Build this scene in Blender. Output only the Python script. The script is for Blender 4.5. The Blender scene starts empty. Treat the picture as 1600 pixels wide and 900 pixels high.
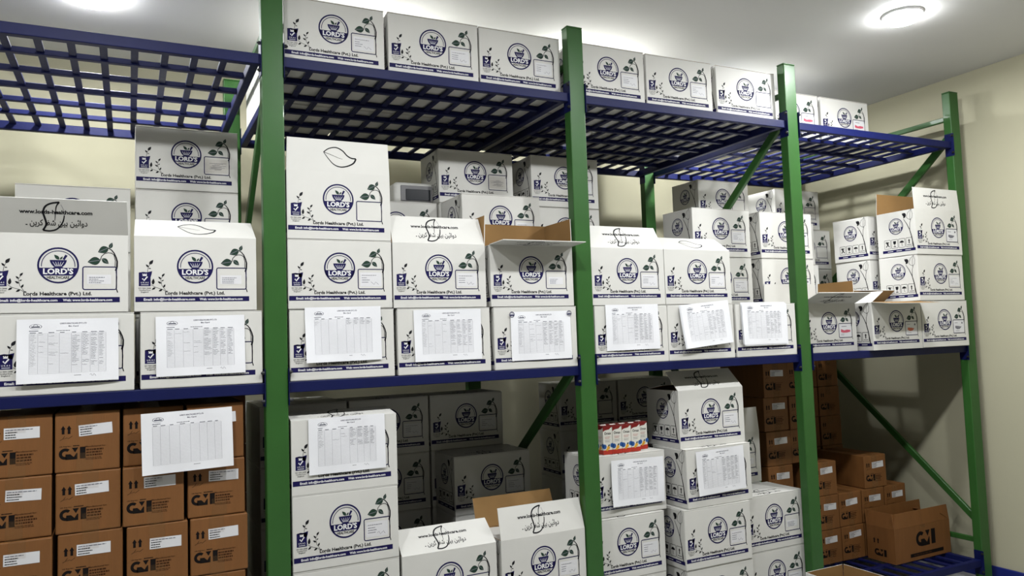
import bpy, bmesh, math, random
from mathutils import Vector, Matrix

random.seed(7)
scene = bpy.context.scene
C = scene.collection

# ------------------------------------------------------------------ camera
cam_data = bpy.data.cameras.new('camera')
cam = bpy.data.objects.new('camera', cam_data)
C.objects.link(cam)
cam_data.sensor_width = 36.0
cam_data.lens = 1210.037 / 1600 * 36.0
cam_data.clip_start = 0.05
_r = Vector((0.89642743, -0.44189132, -0.03391061))
_u = Vector((0.00146287, -0.07356410, 0.99728942))
_f = Vector((0.44318814, 0.89404719, 0.06529845))
M4 = Matrix((_r, _u, -_f)).transposed().to_4x4()
M4.translation = Vector((-0.479339, -2.913873, 1.519201))
cam.matrix_world = M4
scene.camera = cam

# ------------------------------------------------------------------ world, exposure
world = bpy.data.worlds.new('world')
scene.world = world
world.use_nodes = True
world.node_tree.nodes['Background'].inputs[0].default_value = (0.8, 0.85, 0.9, 1)
world.node_tree.nodes['Background'].inputs[1].default_value = 0.05
vs = scene.view_settings
vs.view_transform = 'Standard'
vs.look = 'None'
vs.exposure = -0.05
vs.gamma = 1.0
vs.use_curve_mapping = False

LAMP_W = 25.0                      # watts of each ceiling lamp
LAMP_LENS = 110.0                    # brightness of a lamp's diffuser
LAMP_SPOTS = [(x, y) for y in (0.75, -1.27) for x in (-1.81, -0.62, 0.57, 1.75, 2.94)] + [(2.94, -0.45)]
LAMP_NAMES = {(2.94, -0.45): 'round ceiling lamp glowing at the top right above the rack end',
              (-0.62, 0.75): 'round ceiling lamp glowing above the empty shelf grid at the left'}

# ------------------------------------------------------------------ materials
def srgb(r, g, b):
    f = lambda c: ((c / 255 + 0.055) / 1.055) ** 2.4 if c > 10 else c / 255 / 12.92
    return (f(r), f(g), f(b), 1)

ALBEDO = 0.74                      # overall reflectance of the paints and boards
def mat(name, col, rough=0.6, var=0.06, scale=9.0, spec=0.4, bump=0.0, bscale=60.0, coat=0.0, metal=0.0, stretch=None):
    m = bpy.data.materials.new(name)
    m.use_nodes = True
    nt = m.node_tree
    b = nt.nodes['Principled BSDF']
    b.inputs['Roughness'].default_value = rough
    b.inputs['Metallic'].default_value = metal
    b.inputs['Specular IOR Level'].default_value = spec
    b.inputs['Coat Weight'].default_value = coat
    tc = nt.nodes.new('ShaderNodeTexCoord')
    mp = nt.nodes.new('ShaderNodeMapping')
    if stretch: mp.inputs['Scale'].default_value = stretch
    nt.links.new(tc.outputs['Object'], mp.inputs['Vector'])
    n = nt.nodes.new('ShaderNodeTexNoise')
    n.inputs['Scale'].default_value = scale
    n.inputs['Detail'].default_value = 4
    nt.links.new(mp.outputs['Vector'], n.inputs['Vector'])
    ramp = nt.nodes.new('ShaderNodeValToRGB')
    ramp.color_ramp.elements[0].position = 0.3
    ramp.color_ramp.elements[1].position = 0.7
    col = [c * ALBEDO for c in col[:3]]
    lo = [max(0, c * (1 - var)) for c in col[:3]] + [1]
    hi = [min(1, c * (1 + var)) for c in col[:3]] + [1]
    ramp.color_ramp.elements[0].color = lo
    ramp.color_ramp.elements[1].color = hi
    nt.links.new(n.outputs['Fac'], ramp.inputs['Fac'])
    nt.links.new(ramp.outputs['Color'], b.inputs['Base Color'])
    if bump:
        n2 = nt.nodes.new('ShaderNodeTexNoise')
        n2.inputs['Scale'].default_value = bscale
        n2.inputs['Detail'].default_value = 3
        nt.links.new(mp.outputs['Vector'], n2.inputs['Vector'])
        bp = nt.nodes.new('ShaderNodeBump')
        bp.inputs['Strength'].default_value = bump
        bp.inputs['Distance'].default_value = 0.004
        nt.links.new(n2.outputs['Fac'], bp.inputs['Height'])
        nt.links.new(bp.outputs['Normal'], b.inputs['Normal'])
    return m

MAT = dict(
    white=mat('white_board', srgb(218, 217, 211), 0.5, 0.03, 5, 0.3, 0.06, 30),
    kraft=mat('kraft_inside', srgb(150, 116, 72), 0.8, 0.08, 6, 0.2, 0.1, 40),
    brown=mat('brown_board', srgb(126, 82, 40), 0.6, 0.07, 7, 0.35, 0.1, 40, stretch=(6, 6, 0.6)),
    navy=mat('navy_ink', srgb(24, 20, 76), 0.6, 0.05, 30, 0.15),
    black=mat('black_ink', srgb(26, 26, 30), 0.6, 0.05, 30, 0.15),
    leafg=mat('leaf_green_ink', srgb(38, 62, 50), 0.6, 0.1, 40, 0.15),
    greyink=mat('grey_ink', srgb(120, 120, 128), 0.6, 0.05, 30, 0.2),
    rule=mat('table_rule_ink', srgb(172, 172, 180), 0.6, 0.05, 30, 0.2),
    pen=mat('pen_ink', srgb(96, 98, 112), 0.6, 0.05, 30, 0.2),
    whiteink=mat('white_ink', srgb(235, 235, 235), 0.5, 0.01, 30, 0.3),
    brownink=mat('carton_black_ink', srgb(22, 18, 17), 0.7, 0.1, 60, 0.1),
    faintink=mat('carton_faint_ink', srgb(66, 40, 22), 0.7, 0.1, 60, 0.1),
    label=mat('label_paper', srgb(226, 226, 228), 0.5, 0.02, 12, 0.3),
    pink=mat('label_pink', srgb(206, 92, 112), 0.5, 0.05, 20, 0.3),
    orange=mat('label_orange', srgb(205, 110, 80), 0.5, 0.05, 20, 0.3),
    paper=mat('sheet_paper', srgb(242, 243, 246), 0.65, 0.015, 8, 0.25),
    green=mat('green_paint', srgb(50, 95, 42), 0.38, 0.07, 7, 0.3, 0.12, 18, 0.06),
    blue=mat('blue_paint', srgb(8, 18, 72), 0.52, 0.08, 7, 0.22, 0.25, 26, 0.0),
    steel=mat('bolt_steel', srgb(28, 30, 34), 0.55, 0.08, 20, 0.3),
    wall=mat('wall_paint', srgb(190, 186, 160), 0.75, 0.015, 1.5, 0.25, 0.05, 40),
    ceil=mat('ceiling_paint', srgb(232, 232, 230), 0.7, 0.01, 1.2, 0.25, 0.03, 40),
    floor=mat('floor_tile', srgb(186, 186, 184), 0.4, 0.05, 2, 0.4),
    base=mat('baseboard_blue', srgb(28, 40, 120), 0.4, 0.05, 6, 0.4),
    plastic=mat('white_plastic', srgb(214, 214, 208), 0.4, 0.02, 6, 0.5),
    darkplastic=mat('dark_plastic', srgb(26, 30, 38), 0.25, 0.05, 6, 0.5),
    greyplastic=mat('grey_plastic', srgb(120, 120, 122), 0.4, 0.04, 6, 0.5),
    medwhite=mat('pack_white', srgb(232, 230, 220), 0.35, 0.02, 20, 0.4),
    medred=mat('pack_red', srgb(190, 54, 40), 0.35, 0.08, 40, 0.4),
    medmaroon=mat('pack_maroon', srgb(128, 30, 30), 0.35, 0.08, 40, 0.4),
    medblue=mat('pack_blue', srgb(46, 92, 160), 0.35, 0.08, 40, 0.4),
    medyellow=mat('pack_yellow', srgb(232, 170, 50), 0.35, 0.08, 40, 0.4),
    ring=mat('lamp_trim', srgb(230, 230, 230), 0.4, 0.01, 10, 0.4),
)

def tape_mat():
    m = bpy.data.materials.new('clear_tape')
    m.use_nodes = True
    nt = m.node_tree
    b = nt.nodes['Principled BSDF']
    b.inputs['Base Color'].default_value = srgb(150, 112, 72)
    b.inputs['Roughness'].default_value = 0.12
    b.inputs['Alpha'].default_value = 0.10
    n = nt.nodes.new('ShaderNodeTexNoise')
    n.inputs['Scale'].default_value = 45
    bp = nt.nodes.new('ShaderNodeBump')
    bp.inputs['Strength'].default_value = 0.7
    bp.inputs['Distance'].default_value = 0.004
    nt.links.new(n.outputs['Fac'], bp.inputs['Height'])
    nt.links.new(bp.outputs['Normal'], b.inputs['Normal'])
    return m
MAT['tape'] = tape_mat()

def emit_mat(name, col, s):
    m = bpy.data.materials.new(name)
    m.use_nodes = True
    nt = m.node_tree
    b = nt.nodes['Principled BSDF']
    b.inputs['Base Color'].default_value = (0.8, 0.8, 0.8, 1)
    b.inputs['Emission Color'].default_value = col
    b.inputs['Emission Strength'].default_value = s
    return m
MAT['lens'] = emit_mat('lamp_diffuser', (0.98, 0.99, 1.0, 1), LAMP_LENS)

# ------------------------------------------------------------------ helpers
def link(name, mesh, parent=None, loc=(0, 0, 0), rot=(0, 0, 0)):
    o = bpy.data.objects.new(name, mesh)
    C.objects.link(o)
    if parent: o.parent = parent
    o.location = loc
    o.rotation_euler = rot
    return o

def tag(o, label, cat, group=None):
    o['label'] = label
    o['category'] = cat
    if group: o['group'] = group
    return o

def thing(name, label, cat, loc=(0, 0, 0), rotz=0.0, group=None):
    o = bpy.data.objects.new(name, None)
    o.empty_display_size = 0.05
    C.objects.link(o)
    o.location = loc
    o.rotation_euler = (0, 0, rotz)
    return tag(o, label, cat, group)

class MB:
    """collects solids into one mesh"""
    def __init__(s): s.bm = bmesh.new(); s.mats = []
    def mi(s, m):
        if m not in s.mats: s.mats.append(m)
        return s.mats.index(m)
    def box(s, x0, x1, y0, y1, z0, z1, m, bevel=0.0, mtx=None, segs=1):
        g = bmesh.ops.create_cube(s.bm, size=1)
        vs_ = g['verts']
        for v in vs_:
            v.co = Vector(((x0 + x1) / 2 + v.co.x * (x1 - x0), (y0 + y1) / 2 + v.co.y * (y1 - y0), (z0 + z1) / 2 + v.co.z * (z1 - z0)))
        fs = list({f for v in vs_ for f in v.link_faces})
        if bevel:
            es = list({e for v in vs_ for e in v.link_edges})
            r = bmesh.ops.bevel(s.bm, geom=es, offset=bevel, segments=segs, affect='EDGES', profile=0.5)
            fs = list({f for f in r['faces']} | {f for f in fs if f.is_valid})
            vs_ = list({v for f in fs for v in f.verts})
        k = s.mi(m)
        for f in fs: f.material_index = k
        if mtx is not None:
            bmesh.ops.transform(s.bm, matrix=mtx, verts=vs_)
        return fs
    def cyl(s, c, r, h, m, axis='z', seg=16, r2=None):
        g = bmesh.ops.create_cone(s.bm, cap_ends=True, segments=seg, radius1=r, radius2=r if r2 is None else r2, depth=h)
        R = Matrix.Identity(4)
        if axis == 'y': R = Matrix.Rotation(math.pi / 2, 4, 'X')
        if axis == 'x': R = Matrix.Rotation(math.pi / 2, 4, 'Y')
        bmesh.ops.transform(s.bm, matrix=Matrix.Translation(c) @ R, verts=g['verts'])
        k = s.mi(m)
        for f in {f for v in g['verts'] for f in v.link_faces}: f.material_index = k
    def quad(s, pts, m):
        f = s.bm.faces.new([s.bm.verts.new(p) for p in pts])
        f.material_index = s.mi(m)
        return f
    def mesh(s, name):
        me = bpy.data.meshes.new(name)
        s.bm.normal_update()
        s.bm.to_mesh(me)
        s.bm.free()
        for m in s.mats: me.materials.append(MAT[m])
        return me

# ---- flat print: 2D shapes gathered by ink and laid on a surface
_textcache = {}
def text_polys(body, bold=0.0):
    key = (body, bold)
    if key in _textcache: return _textcache[key]
    cu = bpy.data.curves.new('lettering', 'FONT')
    cu.body = body
    cu.size = 1
    cu.resolution_u = 2
    cu.offset = bold
    ob = bpy.data.objects.new('lettering', cu)
    C.objects.link(ob)
    dg = bpy.context.evaluated_depsgraph_get()
    me = bpy.data.meshes.new_from_object(ob.evaluated_get(dg))
    ps = [[(me.vertices[i].co.x, me.vertices[i].co.y) for i in p.vertices] for p in me.polygons]
    bpy.data.objects.remove(ob)
    bpy.data.meshes.remove(me)
    bpy.data.curves.remove(cu)
    _textcache[key] = ps
    return ps

def smooth(pts, n=5):
    out = []
    for i in range(len(pts) - 1):
        p0, p1, p2, p3 = pts[max(0, i - 1)], pts[i], pts[i + 1], pts[min(len(pts) - 1, i + 2)]
        for k in range(n):
            t = k / n
            out.append(tuple(0.5 * (2 * p1[c] + (p2[c] - p0[c]) * t + (2 * p0[c] - 5 * p1[c] + 4 * p2[c] - p3[c]) * t * t + (3 * p1[c] - p0[c] - 3 * p2[c] + p3[c]) * t ** 3) for c in (0, 1)))
    return out + [pts[-1]]

class Ink:
    def __init__(s): s.p = []
    def poly(s, pts, m, lay=1): s.p.append((list(pts), m, lay))
    def rect(s, x0, y0, x1, y1, m, lay=1): s.poly([(x0, y0), (x1, y0), (x1, y1), (x0, y1)], m, lay)
    def stroke(s, pts, w, m, lay=1, w2=None):
        n = len(pts)
        w2 = w if w2 is None else w2
        L, R = [], []
        for i, (x, y) in enumerate(pts):
            a = pts[max(0, i - 1)]; b = pts[min(n - 1, i + 1)]
            dx, dy = b[0] - a[0], b[1] - a[1]
            d = math.hypot(dx, dy) or 1
            ww = (w + (w2 - w) * i / (n - 1)) / 2
            L.append((x - dy / d * ww, y + dx / d * ww)); R.append((x + dy / d * ww, y - dx / d * ww))
        for i in range(n - 1): s.poly([L[i], R[i], R[i + 1], L[i + 1]][::-1], m, lay)
    def arc(s, cx, cy, r, w, a0, a1, m, lay=1, seg=32, sx=1, sy=1):
        for i in range(seg):
            t0 = math.radians(a0 + (a1 - a0) * i / seg); t1 = math.radians(a0 + (a1 - a0) * (i + 1) / seg)
            q = []
            for rr, t in ((r - w / 2, t0), (r + w / 2, t0), (r + w / 2, t1), (r - w / 2, t1)):
                q.append((cx + rr * math.cos(t) * sx, cy + rr * math.sin(t) * sy))
            s.poly(q, m, lay)
    def disc(s, cx, cy, r, m, lay=1, seg=20, sx=1, sy=1):
        s.poly([(cx + r * sx * math.cos(6.28318 * i / seg), cy + r * sy * math.sin(6.28318 * i / seg)) for i in range(seg)], m, lay)
    def leaf(s, x0, y0, x1, y1, fat, m, lay=1, vein=None):
        dx, dy = x1 - x0, y1 - y0
        up, dn = [], []
        for i in range(9):
            t = i / 8
            k = math.sin(math.pi * t ** 0.8) * fat
            px, py = x0 + dx * t, y0 + dy * t
            up.append((px - dy * k, py + dx * k)); dn.append((px + dy * k, py - dx * k))
        s.poly(dn + up[::-1][1:-1], m, lay)
        if vein: s.stroke([(x0 + dx * .08, y0 + dy * .08), (x0 + dx * .9, y0 + dy * .9)], math.hypot(dx, dy) * .05, vein, lay + 1)
    def leafline(s, pts, w, m, lay=1): s.stroke(pts, w, m, lay)
    def text(s, body, x, y, width, cap, m, lay=1, bold=0.0, align='l'):
        ps = text_polys(body, bold)
        xs = [q[0] for p in ps for q in p]
        x0, x1 = min(xs), max(xs)
        kx = width / (x1 - x0); ky = cap / 0.66
        ox = x if align == 'l' else x - width / 2
        for p in ps: s.poly([(ox + (a - x0) * kx, y + b * ky) for a, b in p], m, lay)
    def rrect(s, x0, y0, x1, y1, r, w, m, lay=1):
        pts = []
        for cx, cy, a in ((x1 - r, y1 - r, 0), (x0 + r, y1 - r, 90), (x0 + r, y0 + r, 180), (x1 - r, y0 + r, 270)):
            for k in range(4):
                t = math.radians(a + 30 * k); pts.append((cx + r * math.cos(t), cy + r * math.sin(t)))
        pts.append(pts[0]); pts.append(pts[1])
        s.stroke(pts, w, m, lay)
    def dashes(s, x, y, n, width, h, gap, m, lay=1, rnd=random):
        for k in range(n):
            cx = x; end = x + width * rnd.uniform(.55, 1)
            while cx < end:
                ww = rnd.uniform(.06, .16) * width
                s.rect(cx, y - k * gap, min(cx + ww, end), y - k * gap + h, m, lay)
                cx += ww + width * .025
    def mesh(s, name, fn):
        verts, faces, mi, mats = [], [], [], []
        for pts, m, lay in s.p:
            if m not in mats: mats.append(m)
            b = len(verts)
            verts += [fn(x, y, lay) for x, y in pts]
            faces.append(list(range(b, b + len(pts)))); mi.append(mats.index(m))
        me = bpy.data.meshes.new(name)
        me.from_pydata(verts, [], faces)
        for m in mats: me.materials.append(MAT[m])
        me.polygons.foreach_set('material_index', mi)
        me.update()
        return me
EPS = 0.0004
front_map = lambda x, y, l: (x, -EPS * l, y)

# ------------------------------------------------------------------ the room
XR, YB, ZC, XL, YF = 4.12, 1.62, 3.05, -4.2, -5.6
def struct(name, me):
    o = link(name, me); o['kind'] = 'structure'; return o
def slab(name, x0, x1, y0, y1, z0, z1, m):
    b = MB(); b.box(x0, x1, y0, y1, z0, z1, m); return struct(name, b.mesh(name))
slab('floor', XL, XR, YF, YB, -0.1, 0, 'floor')
slab('ceiling', XL, XR, YF, YB, ZC, ZC + 0.1, 'ceil')
slab('wall_back', XL, XR, YB, YB + 0.12, 0, ZC, 'wall')
slab('wall_right', XR, XR + 0.12, YF, YB, 0, ZC, 'wall')
slab('wall_left', XL - 0.12, XL, YF, YB, 0, ZC, 'wall')
slab('wall_front', XL, XR, YF - 0.12, YF, 0, ZC, 'wall')
b = MB(); b.box(XR - 0.014, XR, YF, YB - 0.014, 0, 0.08, 'base', 0.003); struct('baseboard_right', b.mesh('baseboard_right'))
b = MB(); b.box(XL, XR, YB - 0.014, YB, 0, 0.08, 'base', 0.003); struct('baseboard_back', b.mesh('baseboard_back'))

# ------------------------------------------------------------------ ceiling lamps
def lamp_meshes():
    b = MB(); bm = b.bm; k = b.mi('ring')
    prof = [(0.084, 0), (0.095, 0), (0.095, -0.008), (0.091, -0.012), (0.083, -0.012), (0.081, -0.008)]
    N = 32
    rings = [[bm.verts.new((r * math.cos(2 * math.pi * i / N), r * math.sin(2 * math.pi * i / N), z)) for i in range(N)] for r, z in prof]
    for a in range(len(prof)):
        q = (a + 1) % len(prof)
        for i in range(N):
            j = (i + 1) % N
            bm.faces.new((rings[a][i], rings[a][j], rings[q][j], rings[q][i]))
    ring = b.mesh('trim_ring')
    b = MB(); bm = b.bm; b.mi('lens')
    prof = [(0.080, -0.003), (0.080, -0.026), (0.074, -0.036), (0.052, -0.042), (0.026, -0.045)]
    rings = [[bm.verts.new((r * math.cos(2 * math.pi * i / N), r * math.sin(2 * math.pi * i / N), z)) for i in range(N)] for r, z in prof]
    for a in range(len(prof) - 1):
        for i in range(N):
            j = (i + 1) % N
            bm.faces.new((rings[a][i], rings[a + 1][i], rings[a + 1][j], rings[a][j]))
    bm.faces.new(rings[-1][::-1])
    bm.faces.new(rings[0])
    bmesh.ops.recalc_face_normals(bm, faces=bm.faces[:])
    return ring, b.mesh('diffuser')
RING, LENS = lamp_meshes()
ld = bpy.data.lights.new('lamp_light', 'AREA')
ld.shape = 'DISK'; ld.size = 0.15; ld.energy = LAMP_W; ld.spread = math.radians(180); ld.color = (0.97, 0.985, 1.0)
for x, y in LAMP_SPOTS:
    t = thing('ceiling_lamp', LAMP_NAMES.get((x, y), 'round ceiling lamp hidden by cartons or outside the picture'), 'lamp', (x, y, ZC), 0, 'round ceiling lamps')
    link('trim_ring', RING, t); link('diffuser', LENS, t)
    o = bpy.data.objects.new('lamp_light', ld); C.objects.link(o); o.parent = t; o.location = (0, 0, -0.048)

# ------------------------------------------------------------------ the rack
XP = [-1.32, 0.0, 1.32, 2.63, 3.97]
DEP = 1.29
DECKS = [0.155, 1.39, 2.605]
rack = thing('storage_rack', 'green and blue steel storage rack with slatted shelves along the back wall', 'rack', (0, 0, 0))
def upright_mesh():
    b = MB()
    b.box(-0.04, 0.04, 0, 0.05, 0.006, 2.905, 'green', 0.004, segs=2)
    b.box(-0.0405, 0.0405, -0.0005, 0.0505, 2.905, 2.912, 'green', 0.002)
    b.box(-0.055, 0.055, -0.02, 0.07, 0, 0.006, 'green', 0.001)
    return b.mesh('upright')
UP = upright_mesh()
for x in XP:
    link('upright', UP, rack, (x, -0.006, 0))
    link('upright', UP, rack, (x, DEP - 0.045, 0))
def bar_between(name, p, q, w, t, m, parent):
    p, q = Vector(p), Vector(q)
    L = (q - p).length
    b = MB(); b.box(0, L, -w / 2, w / 2, -t / 2, t / 2, m, 0.003)
    d = (q - p).normalized()
    X = Vector((1, 0, 0))
    side = X.cross(d).normalized()
    Mx = Matrix((d, side, d.cross(side))).transposed().to_4x4(); Mx.translation = p
    me = b.mesh(name); me.transform(Mx)
    return link(name, me, parent)
for i, x in enumerate(XP):
    y0, y1 = 0.044, DEP - 0.045
    bar_between('frame_tie', (x, y0, 0.253), (x, y1, 0.253), 0.03, 0.02, 'green', rack)
    bar_between('frame_tie', (x, y0, 2.757), (x, y1, 2.757), 0.03, 0.02, 'green', rack)
    if i == 2:
        bar_between('brace', (x, y0, 1.60), (x, y1, 2.50), 0.045, 0.022, 'green', rack)
        bar_between('brace', (x, y0, 1.43), (x, y1, 0.52), 0.045, 0.022, 'green', rack)
        continue
    bar_between('brace', (x, y0, 2.64), (x, y1, 1.60), 0.045, 0.022, 'green', rack)
    if i != 1: bar_between('brace', (x, y0, 0.375), (x, y1, 1.44), 0.04, 0.022, 'green', rack)

def deck_parts(w):
    b = MB()
    b.box(0, w, 0, 0.03, -0.04, 0, 'blue', 0.003, segs=2)
    b.box(0, w, DEP - 0.03, DEP, -0.04, 0, 'blue', 0.003)
    b.box(0.004, 0.034, 0.03, DEP - 0.03, -0.038, 0, 'blue', 0.002)
    b.box(w - 0.034, w - 0.004, 0.03, DEP - 0.03, -0.038, 0, 'blue', 0.002)
    fr = b.mesh('shelf_frame')
    b = MB(); b.box(0.034, w - 0.034, -0.0125, 0.0125, -0.023, -0.002, 'blue', 0.002)
    lb = b.mesh('long_bar')
    return fr, lb
b = MB(); b.box(-0.0125, 0.0125, 0.03, DEP - 0.03, -0.015, -0.0035, 'blue', 0.002); CB = b.mesh('cross_bar')
b = MB(); b.box(-0.001, 0.001, -0.015, 0.042, -0.085, 0.05, 'blue', 0.0004); PLATE = b.mesh('end_plate')
b = MB(); b.cyl((0, 0, 0), 0.007, 0.008, 'steel', 'x', 6); b.cyl((0.004, 0, 0), 0.004, 0.008, 'steel', 'x', 8); BOLT = b.mesh('bolt')
for bay in range(4):
    x0, x1 = XP[bay] + 0.0405, XP[bay + 1] - 0.0405
    w = x1 - x0
    fr, lb = deck_parts(w)
    for zi, z in enumerate(DECKS):
        d = link('shelf_frame', fr, rack, (x0, 0, z))
        for k in range(1, 6): link('long_bar', lb, d, (0, 0.03 + (DEP - 0.06) * k / 6, 0))
        n = 12
        for k in range(1, n): link('cross_bar', CB, d, (0.02 + (w - 0.04) * k / n, 0, 0))
        for sx, xx in ((1, 0.0012), (-1, w - 0.0012)):
            for yy in (0, DEP - 0.04): link('end_plate', PLATE, d, (xx, yy, 0))
            for zz in (0.036, -0.066): link('bolt', BOLT, d, (xx + sx * 0.006, -0.0095, zz), (0, 0 if sx > 0 else math.pi, 0))

# ------------------------------------------------------------------ white printed cartons
BW, BD, BH = 0.398, 0.25, 0.2615
FT = 0.003          # board thickness of a flap
def logo(K, cx, cz, r, wording=True):
    k = r / 168
    K.arc(cx, cz, r - 7 * k, 16 * k, 0, 360, 'navy', 1, 40)
    K.arc(cx, cz, 135 * k, 7 * k, -5, 185, 'navy', 1, 28)
    zt, zb = cz - 23 * k, cz - 95 * k
    R = r - 7 * k
    at, ab = math.asin((zt - cz) / R), math.asin((zb - cz) / R)
    pts = [(cx + R * math.cos(at + (ab - at) * i / 6), cz + R * math.sin(at + (ab - at) * i / 6)) for i in range(7)]
    pts += [(2 * cx - x, z) for x, z in pts[::-1]]
    K.poly(pts, 'navy', 1)
    P = lambda x, y: (cx + x * k, cz + y * k)
    K.poly([P(-69, 50), P(-66, 32), P(-55, 8), P(-38, -12), P(38, -12), P(55, 8), P(66, 32), P(69, 50)], 'navy', 1)
    K.poly([P(-30, -12), P(-42, -23), P(42, -23), P(30, -12)], 'navy', 1)
    for a in (-45, -22, 0, 22, 45): K.stroke([P(a * .45, -8), P(a, 34)], 6 * k, 'whiteink', 2, 2 * k)
    K.leaf(*P(8, 54), *P(-34, 100), .24, 'leafg', 1)
    K.leaf(*P(14, 54), *P(36, 84), .22, 'leafg', 1)
    K.stroke([P(42, 54), P(66, 96)], 18 * k, 'navy', 1, 22 * k)
    K.text("LORD'S", cx, cz - 80 * k, 244 * k, 46 * k, 'whiteink', 2, .035, 'c')
    if wording: K.text('HEALTHCARE', cx, cz - 126 * k, 180 * k, 24 * k, 'black', 1, .03, 'c')

def front_print():
    K = Ink()
    S = 0.000352
    P = lambda x, y: ((x - 52) * S, (830 - y) * S)
    K.rect(*P(62, 740), *P(1110, 690), 'navy')
    K.text('Email: info@lords-healthcare.com', *P(135, 727), 460 * S, 21 * S, 'whiteink', 2, .03)
    K.text('Web: www.lords-healthcare.com', *P(638, 727), 408 * S, 21 * S, 'whiteink', 2, .03)
    K.text('Lords Healthcare (Pvt.) Ltd.', *P(325, 671), 550 * S, 30 * S, 'black', 1, .034)
    logo(K, *P(600, 392), 168 * S)
    # label frame and vine
    x0, y0 = P(800, 618); x1, y1 = P(1082, 403)
    K.rrect(x0, y0, x1, y1, 16 * S, 10 * S, 'navy')
    def bigleaf(a, b_, fat):
        K.leaf(*P(*a), *P(*b_), fat, 'leafg', 1, 'greyink')
        K.leaf(*P(a[0], a[1]), *P(b_[0], b_[1]), fat * 1.14, 'black', 0.5)
    bigleaf((948, 338), (838, 358), .30); bigleaf((1014, 218), (925, 264), .30)
    bigleaf((1024, 226), (1046, 168), .24); bigleaf((960, 322), (1016, 374), .26)
    K.stroke([P(1012, 222), P(1040, 240), P(1062, 270), P(1078, 310), P(1088, 350), P(1086, 400), P(1076, 440)], 8 * S, 'black', 1, 18 * S)
    K.stroke([P(946, 336), P(956, 302), P(978, 278), P(1010, 266), P(1040, 270), P(1060, 286)], 7 * S, 'black')
    K.stroke([P(1060, 286), P(1072, 340), P(1070, 400)], 6 * S, 'black')
    K.stroke([P(1078, 430), P(1084, 500), P(1080, 608), P(1092, 648)], 9 * S, 'black')
    # certification crest
    K.rect(*P(92, 587), *P(196, 455), 'navy')
    K.poly([P(92, 455), P(130, 448), P(160, 452), P(210, 440), P(205, 470), P(196, 500)][::-1], 'navy')
    for xx in (128, 143, 158): K.disc(*P(xx, 470), 5 * S, 'whiteink', 2, 8)
    K.poly([P(124, 488), P(164, 488), P(160, 474), P(128, 474)], 'whiteink', 2)
    K.stroke([P(124, 512), P(138, 532), P(168, 494)], 12 * S, 'whiteink', 2)
    K.text('U K A S', *P(144, 560), 68 * S, 14 * S, 'whiteink', 2, .01, 'c')
    K.rect(*P(112, 576), *P(178, 571), 'whiteink', 2)
    K.text('ISO 9001:2008', *P(144, 614), 108 * S, 13 * S, 'black', 1, .01, 'c')
    K.text('Certified from', *P(144, 632), 100 * S, 12 * S, 'black', 1, .01, 'c')
    K.text('England', *P(144, 650), 66 * S, 12 * S, 'black', 1, .01, 'c')
    lv = lambda a, b_, f=.24: K.leaf(*P(*a), *P(*b_), f, 'black')
    lv((186, 376), (220, 330), .26); lv((178, 402), (154, 374)); lv((178, 412), (202, 416), .2)
    K.stroke([P(168, 448), P(174, 410), P(190, 370)], 4 * S, 'black')
    K.stroke([P(200, 572), P(240, 598), P(300, 618), P(350, 650)], 4 * S, 'black')
    K.stroke([P(330, 630), P(296, 580), P(286, 520), P(310, 480)], 4 * S, 'black')
    lv((296, 492), (322, 462)); lv((288, 518), (264, 494)); lv((294, 538), (314, 526)); lv((290, 560), (258, 540))
    lv((310, 600), (326, 568)); lv((216, 572), (222, 512), .22); lv((238, 600), (206, 622)); lv((300, 618), (266, 638)); lv((330, 634), (352, 640), .2)
    K.stroke([P(376, 655), P(382, 690)], 4 * S, 'black')
    return K.mesh('front_print', front_map)

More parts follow.
